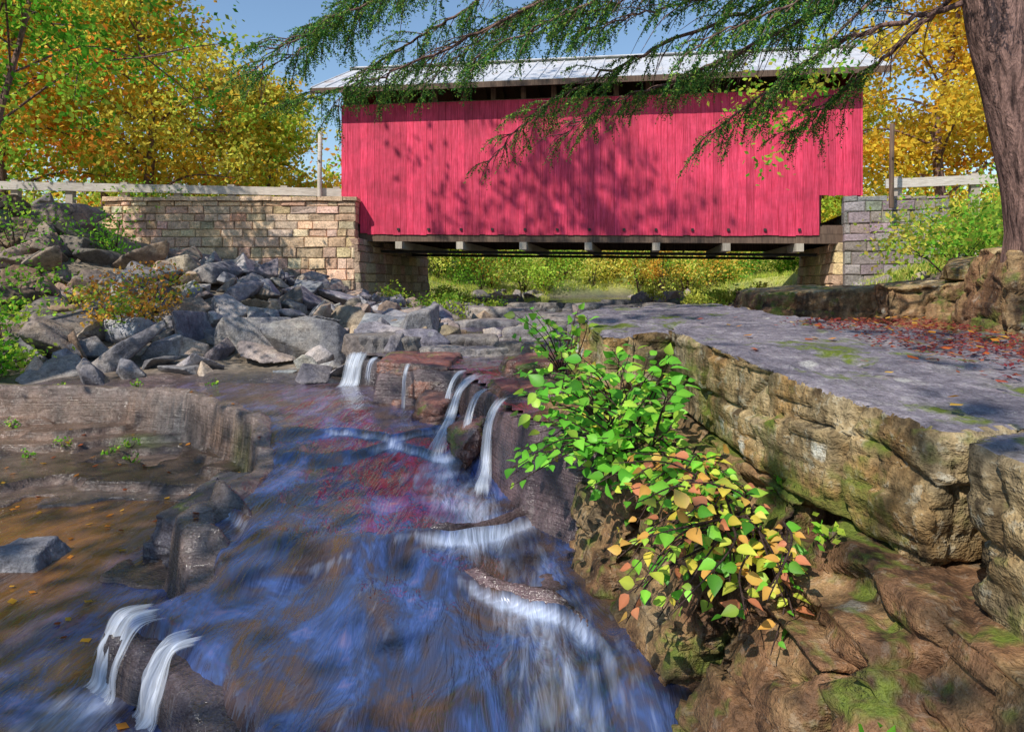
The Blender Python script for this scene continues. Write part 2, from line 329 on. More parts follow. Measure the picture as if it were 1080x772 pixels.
ZW=-1.885+fbm2(XW*2,YW*1.5,3,60.)*.006; dh=sdpoly(XW,YW,H)
foam=.02+.6*np.exp(-((XW+1.9)**2/.04+(YW-3.0)**2/.05))+.2*np.exp(-((XW+2.2)**2/.3+(YW-2.6)**2/.4))
cc=np.stack([foam,foam*0,sstep(-2.3,-3.0,XW)],-1).reshape(-1,3)
i=np.arange(n2-1)[:,None]*n1+np.arange(n1-1)[None]; q=np.stack([i,i+1,i+n1+1,i+n1],-1).reshape(-1,4); ok=(dh>.0).ravel(); q=q[ok[q].all(1)]
mb.add(np.stack([XW,YW,ZW],-1),q,0,cc,True)
xw=np.arange(-3.2,9,.08); yw=np.arange(4.4,60,.1); XW,YW=np.meshgrid(xw,yw); n1,n2=len(xw),len(yw)
ZW=-.90+.012*(np.clip(YW,6,40)-8)+fbm2(XW*2,YW*1.5,3,70.)*.012; du=sdpoly(XW,YW,U)
foam=.1+.5*np.exp(-((XW+.3)**2/.2+(YW-6.4)**2/.5)); cc=np.stack([foam,foam*0,foam*0+.4],-1).reshape(-1,3)
i=np.arange(n2-1)[:,None]*n1+np.arange(n1-1)[None]; q=np.stack([i,i+1,i+n1+1,i+n1],-1).reshape(-1,4); ok=(du>.06).ravel(); q=q[ok[q].all(1)]
mb.add(np.stack([XW,YW,ZW],-1),q,0,cc,True)
mb.build('stream_water',[M_water])
def fall(mb,path,widths,side,seed=0,nu=22,e0=.3):
    P=cat(path,10); n=len(P); W=np.interp(np.linspace(0,1,n),np.linspace(0,1,len(widths)),widths)
    side=np.array(side,float); side/=np.linalg.norm(side)
    u=np.linspace(-.5,.5,nu); v=P[:,None]+side*(u[None,:]*W[:,None])[...,None]
    nz=fbm3(np.stack(np.broadcast_arrays(u[None]*9+seed,np.linspace(0,2,n)[:,None],0*u[None]+seed),-1),3)
    out=np.cross(side,[0,0,1]); v=v+(nz*.05)[...,None]*out
    len_=np.concatenate([[0],np.cumsum(np.linalg.norm(np.diff(P,axis=0),axis=1))]); f=np.linspace(0,1,n)
    ef=(sstep(0,e0,f)*sstep(1,.75,f))[:,None]; pr=1-np.abs(2*u[None])**3
    c=np.stack([np.broadcast_to(u[None],v.shape[:2])*W.mean()+seed,np.broadcast_to(len_[:,None],v.shape[:2]),pr*ef+(ef-1)*.8],-1)
    i=np.arange(n-1)[:,None]*nu+np.arange(nu-1)[None]; q=np.stack([i,i+1,i+nu+1,i+nu],-1).reshape(-1,4)
    mb.add(v.reshape(-1,3),q,0,c.reshape(-1,3),True)
def wf(items):
    mb=MB()
    for k in items: fall(mb,*k)
    mb.build('waterfall',[M_fall])
wf([([(-2.0,9.0,-.86),(-1.95,8.62,-.88),(-1.97,8.47,-1.0),(-2.0,8.4,-1.23),(-2.05,8.15,-1.24)],[.3,.26,.24,.28,.36],(1,-.15,0),1),
    ([(-1.62,8.3,-.85),(-1.66,8.1,-.9),(-1.68,8.0,-1.0),(-1.7,7.95,-1.26)],[.1,.08,.06,.1],(1,-.1,0),2),
    ([(-1.1,7.6,-.83),(-1.12,7.3,-.87),(-1.13,7.16,-1.0),(-1.14,7.12,-1.3),(-1.15,7.0,-1.31)],[.06,.05,.04,.05,.08],(1,-.05,0),3)])
wf([([(-.1,7.0,-.87),(-.36,6.65,-.89),(-.5,6.45,-1.0),(-.56,6.15,-1.2),(-.62,5.6,wz(-.62,5.6)+.02),(-.62,5.2,wz(-.62,5.2))],[.26,.18,.12,.15,.24,.36],(1,-.9,0),5),
    ([(-.4,7.0,-.86),(-.52,6.82,-.88),(-.6,6.7,-1.0),(-.66,6.58,-1.33)],[.1,.09,.06,.08],(1,-.6,0),8)])
wf([([(.06,5.5,-.87),(-.08,5.32,-.9),(-.17,5.2,-1.05),(-.2,5.08,-1.35),(-.22,4.8,wz(-.22,4.8)+.02),(-.22,4.5,wz(-.2,4.5))],[.16,.1,.08,.1,.16,.2],(1,-.6,0),9),
    ([(-.1,5.95,-.88),(-.28,5.78,-.92),(-.36,5.66,-1.1),(-.4,5.55,-1.4)],[.08,.06,.05,.08],(1,-.6,0),10)])
def lowfall(x,y,w,seed):
    return ([(x+.16,y+.13,wz(x+.16,y+.13)-.01),(x+.05,y+.04,wz(x+.1,y+.08)-.01),(x-.0,y-.0,-1.69),(x-.02,y-.02,-1.78),(x-.04,y-.04,-1.88),(x-.12,y-.16,-1.878)],[w*.9,w*.95,w,w,w*1.1,w*1.3],(.75,-.66,0),seed,30,.1)
wf([lowfall(-1.86,3.2,.3,11),lowfall(-1.56,2.96,.2,17)])
# ---------------------------------------------------------------- rocks
def hull_np(pts,voxel,smi=1):
    bm=bmesh.new()
    for p in pts: bm.verts.new(p)
    r=bmesh.ops.convex_hull(bm,input=bm.verts)
    bmesh.ops.delete(bm,geom=list({e for e in r['geom_interior'] if isinstance(e,bmesh.types.BMVert)}),context='VERTS')
    me=D.meshes.new('tmp'); bm.to_mesh(me); bm.free(); o=D.objects.new('tmp',me); COL.objects.link(o)
    md=o.modifiers.new('r','REMESH'); md.mode='VOXEL'; md.voxel_size=voxel
    sm=o.modifiers.new('s','SMOOTH'); sm.iterations=smi; sm.factor=.5
    dg=bpy.context.evaluated_depsgraph_get(); e=o.evaluated_get(dg); m2=e.to_mesh()
    n=len(m2.vertices); v=np.empty(n*3); m2.vertices.foreach_get('co',v); v=v.reshape(-1,3)
    nr=np.empty(n*3); m2.vertex_normals.foreach_get('vector',nr); nr=nr.reshape(-1,3)
    q=np.array([list(p.vertices) for p in m2.polygons if len(p.vertices)==4])
    e.to_mesh_clear(); D.objects.remove(o); D.meshes.remove(me); return v,nr,q
def cell(v,sc,seed):
    w=np.stack([fbm3(v*1.7+seed,2),fbm3(v*1.7+seed+30,2),fbm3(v*1.7+seed+60,2)],-1)*.55
    p=v*np.array(sc)+w+v[:,[1,2,0]]*.3; c=np.floor(p).astype(np.int64); f=p-c-.5
    h=_h(c[:,0],c[:,1],c[:,2])-.5; t=_h(c[:,0]+7,c[:,1]+3,c[:,2]+5)-.5
    edge=np.maximum(np.abs(f[:,1]),np.abs(f[:,2])); crack=-sstep(.45,.5,edge)*.5
    return h+f[:,0]*t*.8+f[:,2]*(h*.8)+crack
def roughen(v,nr,amp,sc,strata=.5,facet=0.):
    o=fbm3(v*sc,4)*amp*(.6 if facet else 1)+fbm3(v*sc*5+9,3)*amp*.3
    s=fbm3(v*np.array([.7,.7,13.])+4,3)*amp*strata*(1-np.abs(nr[:,2]))
    chip=-np.clip(fbm3(v*sc*1.7+31,2)-.25,0,1)*amp*2.5
    d=o+s+chip
    if facet:
        side=1-.8*np.abs(nr[:,2])
        d=d+side*facet*(cell(v,(2.2,1.6,3.6),3.)*1.3+cell(v,(5.5,4.2,9.),13.)*.5)
    return v+nr*d[:,None]
def block(pts,name,mat,voxel=.03,amp=.035,sc=2.2,strata=.6,top=None,mb=None,facet=.06,col=(1,1,1)):
    v,nr,q=hull_np(pts,voxel); v2=roughen(v,nr,amp,sc,strata,facet); own=mb is None
    if own: mb=MB()
    if top is not None:
        f=nr[q[:,0]][:,2]>.75
        mb.add(v2,q[~f],0,col,True); base=mb.n-len(v2)
        qf=q[f]
        if len(qf): mb.q.append(qf+base); mb.m.append(np.full(len(qf),1)); mb.sm.append(np.full(len(qf),True))
    else: mb.add(v2,q,0,col,True)
    if own: return mb.build(name,[mat]+([top] if top else []))
block([(1.43,2.22,-.48),(1.2,2.95,-.40),(1.12,3.7,-.35),(1.06,4.6,-.30),(2.4,5.6,-.28),(3.3,4.6,-.33),(3.1,3.2,-.42),(2.6,2.5,-.47),
       (1.36,2.24,-.94),(1.34,2.2,-.75),(1.17,3.0,-.86),(1.16,3.9,-.8),(1.1,4.6,-.82),(2.4,5.6,-.8),(3.3,4.5,-.8),(2.6,2.5,-.9)],'rock_slab',M_rockwarm,.015,.02,2.4,.4,M_rocktop,facet=.065)
block([(1.36,1.98,-.47),(1.33,.6,-.5),(3.2,.6,-.5),(3.2,2.6,-.45),(1.6,2.12,-.46),(1.36,1.98,-1.0),(1.3,.6,-1.1),(3.,.6,-1.1),(3.,2.4,-1.)],'rock_slab',M_rockwarm,.018,.022,2.,.4,M_rocktop,facet=.06)
block([(.62,4.75,-.36),(.6,6.3,-.27),(1.0,7.2,-.24),(2.2,7.2,-.2),(2.3,5.3,-.27),(1.12,4.7,-.33),(.6,4.75,-.9),(.5,6.3,-.95),(1.,7.3,-.9),(2.3,7.2,-.9),(2.3,5.,-.9),(1.15,4.7,-.9)],'rock_slab',M_rockwarm,.024,.03,2.3,.6,M_rocktop,facet=.08)
mb=MB(); kw=dict(name='',mat=None,mb=mb,facet=.11)
block([(1.22,1.2,-.96),(1.2,2.72,-.92),(2.2,2.72,-.92),(2.2,1.2,-.96),(1.12,1.2,-1.24),(1.1,2.72,-1.22),(2.2,2.7,-1.24),(2.2,1.2,-1.24)],voxel=.016,amp=.024,strata=.5,**kw)
block([(1.14,2.8,-.88),(1.1,4.6,-.84),(2.2,4.6,-.86),(2.2,2.8,-.92),(1.0,2.8,-1.22),(.9,4.6,-1.2),(2.2,4.6,-1.2),(2.2,2.8,-1.22)],voxel=.018,amp=.028,strata=.5,**kw)
block([(.98,.9,-1.3),(1.0,1.93,-1.27),(2.,1.93,-1.25),(2.,.9,-1.3),(.7,.9,-1.9),(.66,1.95,-1.9),(2.,1.95,-1.9),(2.,.9,-1.9)],voxel=.016,amp=.026,strata=.4,**kw)
block([(.92,2.05,-1.15),(.88,2.58,-1.1),(1.7,2.6,-1.15),(1.7,2.02,-1.18),(.58,2.05,-1.9),(.5,2.58,-1.9),(1.7,2.6,-1.9),(1.7,2.02,-1.9)],voxel=.016,amp=.024,strata=.3,**kw)
block([(.8,2.72,-1.04),(.72,3.36,-1.0),(1.5,3.38,-1.),(1.5,2.7,-1.05),(.5,2.72,-1.9),(.38,3.4,-1.9),(1.5,3.38,-1.9),(1.5,2.72,-1.9)],voxel=.018,amp=.026,strata=.3,**kw)
block([(.66,3.52,-.96),(.56,4.26,-.88),(1.4,4.26,-.87),(1.4,3.5,-.95),(.36,3.52,-1.8),(.26,4.26,-1.8),(1.4,4.26,-1.8),(1.4,3.5,-1.8)],voxel=.02,amp=.03,strata=.6,**kw)
block([(.36,4.38,-.97),(.28,5.2,-.86),(1.,5.3,-.85),(1.,4.3,-.87),(.2,4.38,-1.7),(.1,5.2,-1.7),(1.,5.3,-1.7),(1.,4.3,-1.7)],voxel=.022,amp=.035,strata=.8,**kw)
block([(1.0,2.,-1.05),(1.0,4.,-1.05),(1.9,4.,-1.),(1.9,2.,-1.),(1.0,1.,-1.9),(1.0,4.,-1.9),(1.9,4.,-1.9),(1.9,1.,-1.9)],voxel=.03,amp=.04,strata=1.,**kw)
mb.build('rock_ledge',[M_rockbrown])
mb=MB(); kw=dict(name='',mat=None,mb=mb,facet=.08)
block([(-1.48,7.45,-.84),(-1.5,8.5,-.84),(-.62,8.5,-.84),(-.68,7.3,-.87),(-1.42,7.3,-1.4),(-1.5,8.5,-1.4),(-.6,8.4,-1.4),(-.7,7.15,-1.4)],voxel=.022,amp=.04,strata=1.,**kw)
block([(-.02,5.5,-.88),(.5,5.4,-.82),(.5,6.4,-.82),(-.2,6.3,-.88),(-.1,5.35,-1.5),(.5,5.2,-1.5),(.5,6.4,-1.5),(-.3,6.2,-1.5)],voxel=.022,amp=.04,strata=1.,**kw)
block([(.05,6.5,-.78),(.7,6.5,-.72),(.8,7.7,-.72),(-.1,7.6,-.8),(.05,6.4,-1.1),(.7,6.4,-1.1),(.8,7.7,-1.1),(-.1,7.7,-1.1)],voxel=.03,amp=.04,strata=1.,**kw)
block([(-.95,6.7,-1.12),(-.7,6.35,-1.16),(-.55,6.9,-1.08),(-.9,7.1,-1.08),(-1.0,6.6,-1.5),(-.65,6.25,-1.5),(-.5,6.9,-1.5),(-.9,7.1,-1.5)],voxel=.02,amp=.03,strata=1.,**kw)
block([(-.55,5.75,-1.2),(-.38,5.3,-1.26),(-.2,5.7,-1.1),(-.4,6.1,-1.12),(-.6,5.7,-1.5),(-.35,5.2,-1.55),(-.2,5.7,-1.5),(-.4,6.1,-1.5)],voxel=.02,amp=.03,strata=1.,**kw)
mb.build('rock_step',[M_wet])
mb=MB(); r2=np.random.default_rng(5); done=[]
for k in range(400):
    y=r2.uniform(8.7,23); x=r2.uniform(-2.1,2.2+.28*(y-9)); s=r2.uniform(.5,1.15)*(1+.02*(y-9))
    if x>1.0 and y<10: continue
    if any((x-a)**2+(y-b)**2<(.52*(s+t))**2 for a,b,t in done): continue
    if len(done)>=34: break
    done.append((x,y,s)); zb=-.9+.012*(y-8); h=r2.uniform(.06,.24)+(.06 if x>.4 else 0); n=6; a0=r2.uniform(0,6); top=[];bot=[]
    for j in range(n):
        a=a0+j*6.283/n+r2.uniform(-.3,.3); rr=s*r2.uniform(.45,.75); px,py=x+rr*math.cos(a)*1.15,y+rr*math.sin(a)*.8
        top.append((px*1.0,py,zb+h+r2.uniform(-.03,.03))); bot.append((x+(px-x)*1.08,y+(py-y)*1.08,zb-.25))
    c=np.array([.8,.76,.72])*r2.uniform(.6,1.2); block(top+bot,'',None,voxel=.035 if y<13 else .05,amp=.03,strata=1.,mb=mb,facet=.06,col=tuple(c))
mb.build('streambed_ledge',[M_boulder])
block([(-2.5,4.75,-1.60),(-1.9,4.35,-1.55),(-1.7,5.3,-1.46),(-2.4,5.6,-1.54),(-2.55,4.7,-1.95),(-1.9,4.3,-1.95),(-1.7,5.3,-1.95),(-2.4,5.6,-1.95)],'flat_rock',M_slate,.018,.03,2.5,.9)
block([(-1.35,2.3,-1.58),(-.5,2.42,-1.58),(-.05,2.1,-1.68),(.0,1.5,-1.65),(-1.4,1.5,-1.56),(-1.4,2.35,-1.95),(-.4,2.5,-1.95),(.1,2.,-1.95),(0,1.4,-1.95),(-1.4,1.4,-1.95)],'flat_rock',M_slate,.018,.04,2.5,.9)
block([(-3.5,4.5,-1.78),(-3.15,4.5,-1.79),(-3.2,4.8,-1.76),(-3.5,4.85,-1.8),(-3.55,4.45,-1.95),(-3.1,4.45,-1.95),(-3.1,4.9,-1.95),(-3.6,4.9,-1.95)],'flat_rock',M_boulder,.015,.025,4,.3,facet=.02)
block([(2.75,7.5,-.1),(4.1,7.1,-.02),(4.2,8.4,0),(2.8,8.6,-.06),(2.7,7.4,-.55),(4.1,7.,-.55),(4.2,8.4,-.55),(2.7,8.6,-.55)],'rock_slab',M_rockbrown,.028,.035,2.,.6,M_rockwarm,facet=.07)
block([(3.45,6.3,-.02),(4.9,5.9,.08),(5.2,7.2,.1),(3.9,7.3,.02),(3.4,6.2,-.6),(4.8,5.8,-.6),(5.2,7.2,-.6),(3.9,7.3,-.6)],'rock_slab',M_rockbrown,.024,.035,2.,.6,M_rockwarm,facet=.07)
block([(4.0,6.3,.14),(4.5,6.2,.26),(5.3,6.6,.30),(4.6,7.2,.28),(4.0,6.3,.04),(4.6,6.,.04),(5.3,6.6,.04),(4.5,7.2,.04)],'rock_slab',M_rockwarm,.024,.03,2.5,1.,facet=.03)
block([(3.6,4.95,.24),(5.,4.6,.34),(5.2,5.7,.36),(3.9,5.7,.3),(3.45,4.8,-.6),(5.,4.5,-.6),(5.2,5.8,-.6),(3.7,5.9,-.6)],'rock_slab',M_rockbrown,.02,.03,2.,.6,M_rockwarm,facet=.06)
protos=[]
for k in range(14):
    p=rng.normal(size=(10,3)); p/=np.linalg.norm(p,axis=1)[:,None]; p*=np.array([.64,.52,.38])*rng.uniform(.8,1.2,(10,1)); 
    v,nr,q=hull_np([tuple(a) for a in p],.03,1); v=roughen(v,nr,.016,2.6,.6); protos.append((v,q))
def rotm(a,b,c):
    ca,sa,cb,sb,cc_,sc_=math.cos(a),math.sin(a),math.cos(b),math.sin(b),math.cos(c),math.sin(c)
    return np.array([[ca,-sa,0],[sa,ca,0],[0,0,1]])@np.array([[cb,0,sb],[0,1,0],[-sb,0,cb]])@np.array([[1,0,0],[0,cc_,-sc_],[0,sc_,cc_]])
def boulders(name,lst,mat,tint=(1,1,1)):
    mb=MB()
    for (x,y,z,s) in lst:
        v,q=protos[rng.integers(14)]; sc=s*np.array([rng.uniform(.85,1.3),rng.uniform(.8,1.15),rng.uniform(.8,1.25)])
        w=(v*sc)@rotm(rng.uniform(0,6.3),rng.normal()*.35,rng.normal()*.35).T+np.array([x,y,z])
        c=np.array(tint)*rng.uniform(.55,1.25)*(1+rng.normal(size=3)*.03)*(np.array([1.2,1.0,.8]) if rng.random()<.35 else np.array([1.,1,1.03]))
        mb.add(w,q,0,np.clip(c,.2,1.6),True)
    return mb.build(name,[mat])
lst=[]
hero=[(-4.35,9.6,1.1),(-3.45,9.5,1.15),(-2.65,9.35,.75),(-5.4,9.6,.95),(-2.95,10.6,1.15),(-4.0,10.9,1.15),(-2.1,10.6,1.1),(-2.3,11.9,1.2),(-5.0,11.,1.1),(-1.7,12.4,.9),(-3.9,9.0,.5),(-5.0,9.1,.55),(-3.0,8.9,.4),(-2.3,9.1,.35),(-5.9,10.6,.9),(-6.6,9.7,.8)]
for x,y,s in hero: lst.append((x,y,float(gz(x,y)[0])+s*.14,s))
tries=0
while len(lst)<380 and tries<8000:
    tries+=1; y=rng.uniform(8.9,19.3); x=rng.uniform(-11.5,-1.2); 
    if x>-2.2-.06*(y-9) and rng.random()<.6: continue
    if x<-6.5-.28*(y-9): continue
    s=rng.uniform(.35,1.05)*(1.15 if y<15 else .85)
    if any((x-a)**2+(y-b)**2<(.33*(s+t))**2 for a,b,_,t in lst): continue
    lst.append((x,y,float(gz(x,y)[0])+s*.08+.3*max(0,1-abs(y-14)/5)*max(0,1-abs(x+5.5)/4.5),s))
boulders('boulder_pile',lst,M_boulder,(.93,.93,.95))
l2=[]
for k in range(100):
    y=rng.uniform(9.5,18.8); x=rng.uniform(-.86*y,-.6*y); s=rng.uniform(.35,1.05); l2.append((x,y,float(gz(x,y)[0])+s*.15,s))
boulders('boulder_pile',l2,M_boulder,(.7,.6,.52))
l3=[]
for k in range(70):
    y=rng.uniform(9.5,25); x=rng.uniform(-2.2,1.5+.25*(y-9)); s=rng.uniform(.2,.65); l3.append((x,y,float(gz(x,y)[0])+s*.08,s))
for k in range(60):
    y=rng.uniform(13,25); x=2.6+.5*(y-11)+rng.uniform(-1.,2.5); s=rng.uniform(.3,.8); 
    if x<8.3: l3.append((x,y,float(gz(x,y)[0])+s*.08,s))
for k in range(40):
    y=rng.uniform(26,34); x=3+.12*(y-26)+rng.choice([-1,1])*rng.uniform(2,4.5); s=rng.uniform(.4,1.1); l3.append((x,y,float(gz(x,y)[0])+s*.1,s))
for k in range(34):
    y=rng.uniform(8.5,15); x=rng.uniform(3.5,8.5); s=rng.uniform(.2,.7); l3.append((x,y,float(gz(x,y)[0])+s*.1,s))
boulders('scattered_rocks',l3,M_boulder,(.95,.88,.8))
# ---------------------------------------------------------------- masonry
def masonry(name,p0,p1,z0,z1a,z1b,tint,th=.45,batter=.07,bh=.27,bw=.46):
    mb=MB(); p0=np.array(p0,float);p1=np.array(p1,float); Ln=np.linalg.norm(p1-p0); u=(p1-p0)/Ln; o=np.array([u[1],-u[0]])
    def place(v,zt):
        w=np.empty_like(v); off=-v[:,1]+(zt-v[:,2])*batter
        w[:,:2]=p0+v[:,:1]*u+off[:,None]*o; w[:,2]=v[:,2]; return w
    zt=max(z1a,z1b); z=z0
    while z<zt-.04:
        h=bh*rng.uniform(.75,1.25); 
        if zt-(z+h)<.1: h=zt-z
        s=-rng.uniform(0,.3)
        while s<Ln:
            w=bw*rng.uniform(.5,1.7); a,b=max(s,0),min(s+w,Ln)
            top=z1a+(z1b-z1a)*(a+b)/2/Ln
            if b-a>.06 and z<top-.03:
                zz=min(z+h,top); g=.007; pr=rng.uniform(-.025,.02)
                v=boxv(a+g,b-g,pr,th,z+g,zz-g); e=.022
                f=boxv(a+g+e,b-g-e,pr-.03,pr,z+g+e,zz-g-e)[[0,1,4,5]]
                vv=np.vstack([v,f]); vv[8:]+=rng.normal(size=(4,3))*.011; vv[:8]+=rng.normal(size=(8,3))*.005
                q=[[0,3,2,1],[4,5,6,7],[1,2,6,5],[2,3,7,6],[3,0,4,7],[0,1,9,8],[1,5,11,9],[5,4,10,11],[4,0,8,10],[8,9,11,10]]
                c=np.array(tint)*rng.uniform(.68,1.2)*(1+rng.normal(size=3)*.06)
                mb.add(place(vv,zt),q,0,c)
            s+=w
        z+=h
    v=boxv(.02,Ln-.02,.02,th-.03,z0,min(z1a,z1b)-.03); mb.add(place(v,zt),BQ,1,(1,1,1))
    return mb
def wall_obj(name,segs):
    e=D.objects.new(name,None); COL.objects.link(e)
    for nm,args in segs: masonry(nm,*args).build(nm,[M_stone,M_mortar],e)
    return e
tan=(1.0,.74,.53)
ab=wall_obj('stone_abutment',[('wing_wall',((-11.9,19.9),(-4.55,19.9),-1.2,2.42,2.42,tan)),('face_wall',((-4.5,19.75),(-3.2,25.6),-1.4,1.35,1.35,(.6,.46,.36)))])  # face wall: shade under the bridge painted in as a darker stone tint
mb=MB()
s=-11.9
while s<-4.6:
    w=rng.uniform(.5,.9); v=boxv(s+.01,min(s+w,-4.5)-.01,19.8,20.35,2.43,2.53+rng.uniform(0,.03)); mb.add(v+rng.normal(size=v.shape)*.006,BQ,0,np.array(tan)*rng.uniform(.8,1.2)); s+=w
mb.build('coping_stones',[M_stone],ab)
wall_obj('stone_abutment',[('wing_wall',((8.62,17.75),(10.9,17.0),-.9,2.3,2.2,(.4,.36,.36))),('face_wall',((9.55,22.6),(8.55,17.95),-1.0,1.1,1.1,(1.,.74,.45)))])  # shade on the wing and sun on the face painted into stone tints
# ---------------------------------------------------------------- bridge
PL=np.array([-5.125,20.5]);PR=np.array([9.15,17.8]); LB=np.linalg.norm(PR-PL); bu=(PR-PL)/LB; bv=np.array([-bu[1],bu[0]])
def BR(v):
    v=np.asarray(v,float); w=np.empty_like(v); w[:,:2]=PL+v[:,:1]*bu+v[:,1:2]*bv; w[:,2]=v[:,2]-.24*v[:,0]/LB; return w
bridge=D.objects.new('covered_bridge',None); COL.objects.link(bridge)
W=4.7
def siding(name,t0,sgn):
    mb=MB(); s=0
    while s<LB-.02:
        w=rng.uniform(.17,.23); e=min(s+w,LB); m=(s+e)/2
        zb=1.5
        if m<.75: zb=1.5+(.75-m)*1.2
        if m>13.45: zb=2.56
        dt=rng.uniform(-.004,.004); zj=rng.uniform(-.015,.015)
        v=boxv(s+.003,e-.003,t0+dt,t0+.03+dt,zb+zj,5.36)
        c=np.ones(3)*rng.uniform(.8,1.1); mb.add(BR(v),BQ,0,c); s=e
    mb.build(name,[M_red],bridge)
siding('siding',0,-1); siding('far_siding',W,1)
mb=MB()
for t in (.06,W-.16):
    for z in (1.55,3.4,5.2): mb.add(BR(boxv(.02,LB-.02,t,t+.1,z,z+.2)),BQ,0,(1,1,1))
    for k in range(17):
        s=.2+k*(LB-.5)/16; mb.add(BR(boxv(s,s+.14,t+.002,t+.098,1.76,5.74)),BQ,0,(1,1,1))
mb.build('truss',[M_wood],bridge)
mb=MB()
def slope(t0,z0,t1,z1,s0,s1,th,mat,c=(1,1,1)):
    v=np.array([[s0,t0,z0],[s1,t0,z0],[s1,t1,z1],[s0,t1,z1],[s0,t0,z0+th],[s1,t0,z0+th],[s1,t1,z1+th],[s0,t1,z1+th]],float); mb.add(BR(v),BQ,mat,c)
ze,zr=5.72,7.15
slope(-.6,ze,W/2,zr,-.7,LB+.5,.03,0); slope(W+.6,ze,W/2+.002,zr,-.7,LB+.5,.03,0)
k=-.68
while k<LB+.5:
    slope(-.61,ze+.031,W/2,zr+.031,k,k+.03,.03,0); slope(W+.61,ze+.031,W/2+.01,zr+.031,k,k+.03,.03,0); k+=.42
mb.add(BR(boxv(-.72,LB+.52,W/2-.15,W/2+.15,zr+.065,zr+.09)),BQ,0,(1,1,1))
mb.build('roof',[M_metal],bridge)
mb=MB()
k=-.6
while k<LB+.4:
    slope(-.56,ze-.13,W/2-.02,zr-.13,k,k+.07,.12,0); slope(W+.56,ze-.13,W/2+.02,zr-.13,k,k+.07,.12,0); k+=.6
slope(-.59,ze-.015,W/2,zr-.012,-.68,LB+.48,.012,0); slope(W+.59,ze-.015,W/2+.01,zr-.012,-.68,LB+.48,.012,0)
mb.add(BR(boxv(-.7,LB+.5,-.63,-.602,ze-.15,ze+.01)),BQ,0,(.8,.8,.8)); mb.add(BR(boxv(-.7,LB+.5,W+.602,W+.63,ze-.15,ze+.01)),BQ,0,(.8,.8,.8))
mb.build('rafters',[M_wood],bridge)
for nm,s in (('portal',.035),('far_portal',LB-.065)):
    mb=MB(); t=.05
    while t<W-.05:
        m=t+.1; top=ze+(zr-ze)*(1-abs(m-W/2)/(W/2+.6))-.2; zb=2.0 if (m<.55 or m>W-.55) else 4.7
        mb.add(BR(boxv(s,s+.03,t+.004,t+.196,zb,top)),BQ,0,np.ones(3)*rng.uniform(.8,1.1)); t+=.2
    mb.build(nm,[M_red],bridge)
mb=MB()
mb.add(BR(boxv(-.5,LB+.5,.25,W-.25,1.72,1.8)),BQ,0,(1,1,1))
mb.add(BR(boxv(.1,LB-.1,.04,.3,1.3,1.54)),BQ,0,(.9,.9,.9)); mb.add(BR(boxv(.1,LB-.1,W-.3,W-.04,1.3,1.54)),BQ,0,(.9,.9,.9))
mb.build('floor_deck',[M_wood],bridge)
mb=MB()
for k in range(7):
    s=1.75+k*1.85; mb.add(BR(boxv(s,s+.2,-.12,W+.12,1.08,1.29)),BQ,0,np.ones(3)*rng.uniform(.8,1.1))
for k in range(24):
    s=.9+k*.55; mb.add(BR(boxv(s,s+.1,.31,W-.31,1.55,1.7)),BQ,0,np.ones(3)*.6)
mb.build('floor_beams',[M_beam],bridge)
mb=MB()
for t in (.9,3.6):
    mb.add(BR(boxv(.8,LB-.9,t,t+.22,1.0,1.02)),BQ,0,(1,1,1)); mb.add(BR(boxv(.8,LB-.9,t+.1,t+.12,1.021,1.06)),BQ,0,(1,1,1)); mb.add(BR(boxv(.8,LB-.9,t,t+.22,1.061,1.078)),BQ,0,(1,1,1))
for k in range(13):
    s=1.8+k*.93+rng.uniform(-.05,.05); mb.add(BR(boxv(s,s+.07,-.05,-.008,1.62,1.69)),BQ,0,(1,1,1))
mb.build('steel_girders_and_bolts',[M_dark],bridge)
for nm,A in (('road',[(-60,22.2),(-5.6,20.9),(-4.7,25.1),(-60,25.6)]),('road',[(9.4,18.4),(40,13.5),(40,18.5),(10.3,22.4)])):
    mb=MB(); z=2.135 if A[0][0]<0 else 1.93; v=[(a,b,z) for a,b in A]; mb.add(v,[[0,1,2,3]],0); mb.build(nm,[M_road])
def rail(p0,p1,z0,z1,n,name='guardrail'):
    mb=MB(); p0=np.array(p0);p1=np.array(p1); d=p1-p0; Ln=np.linalg.norm(d); u=d/Ln; w=np.array([-u[1],u[0]])
    def bx(a,b,t0,t1,za,zb,m,c=(1,1,1)):
        v=boxv(a,b,t0,t1,0,0); zz=np.concatenate([np.zeros(4),np.ones(4)]); f=v[:,0]/Ln
        o=np.empty((8,3)); o[:,:2]=p0+v[:,:1]*u+v[:,1:2]*w; o[:,2]=np.where(zz>0,zb,za)+(z1-z0)*f; mb.add(o,BQ,m,c)
    bx(0,Ln,0,.07,z0+.52,z0+.76,0)
    for k in range(n):
        s=.2+k*(Ln-.6)/(n-1); bx(s,s+.2,.072,.27,z0-.3,z0+.82,0,(.8,.75,.7))
    mb.build(name,[M_rail])
rail((-16.5,19.9),(-5.0,20.55),2.28,2.12,8); rail((9.8,17.9),(19,15.4),2.0,2.1,6); rail((-16.5,25.6),(-5.2,25.6),2.15,2.12,7)
def post(x,y,z0,z1,r,mat):
    mb=MB(); tube(mb,[(x,y,z0),(x,y,(z0+z1)/2),(x+.02,y,z1-.02),(x+.02,y,z1)],[r,r*.95,r*.9,r*.4],10,0)
    mb.add(boxv(x-.02,x+.02,y-r-.02,y-r,z1-.9,z1-.85),BQ,1); mb.build('wooden_post',[mat,M_dark])
post(-5.75,20.4,2.0,4.55,.07,M_rail); post(9.45,17.0,1.9,4.0,.06,M_wood)
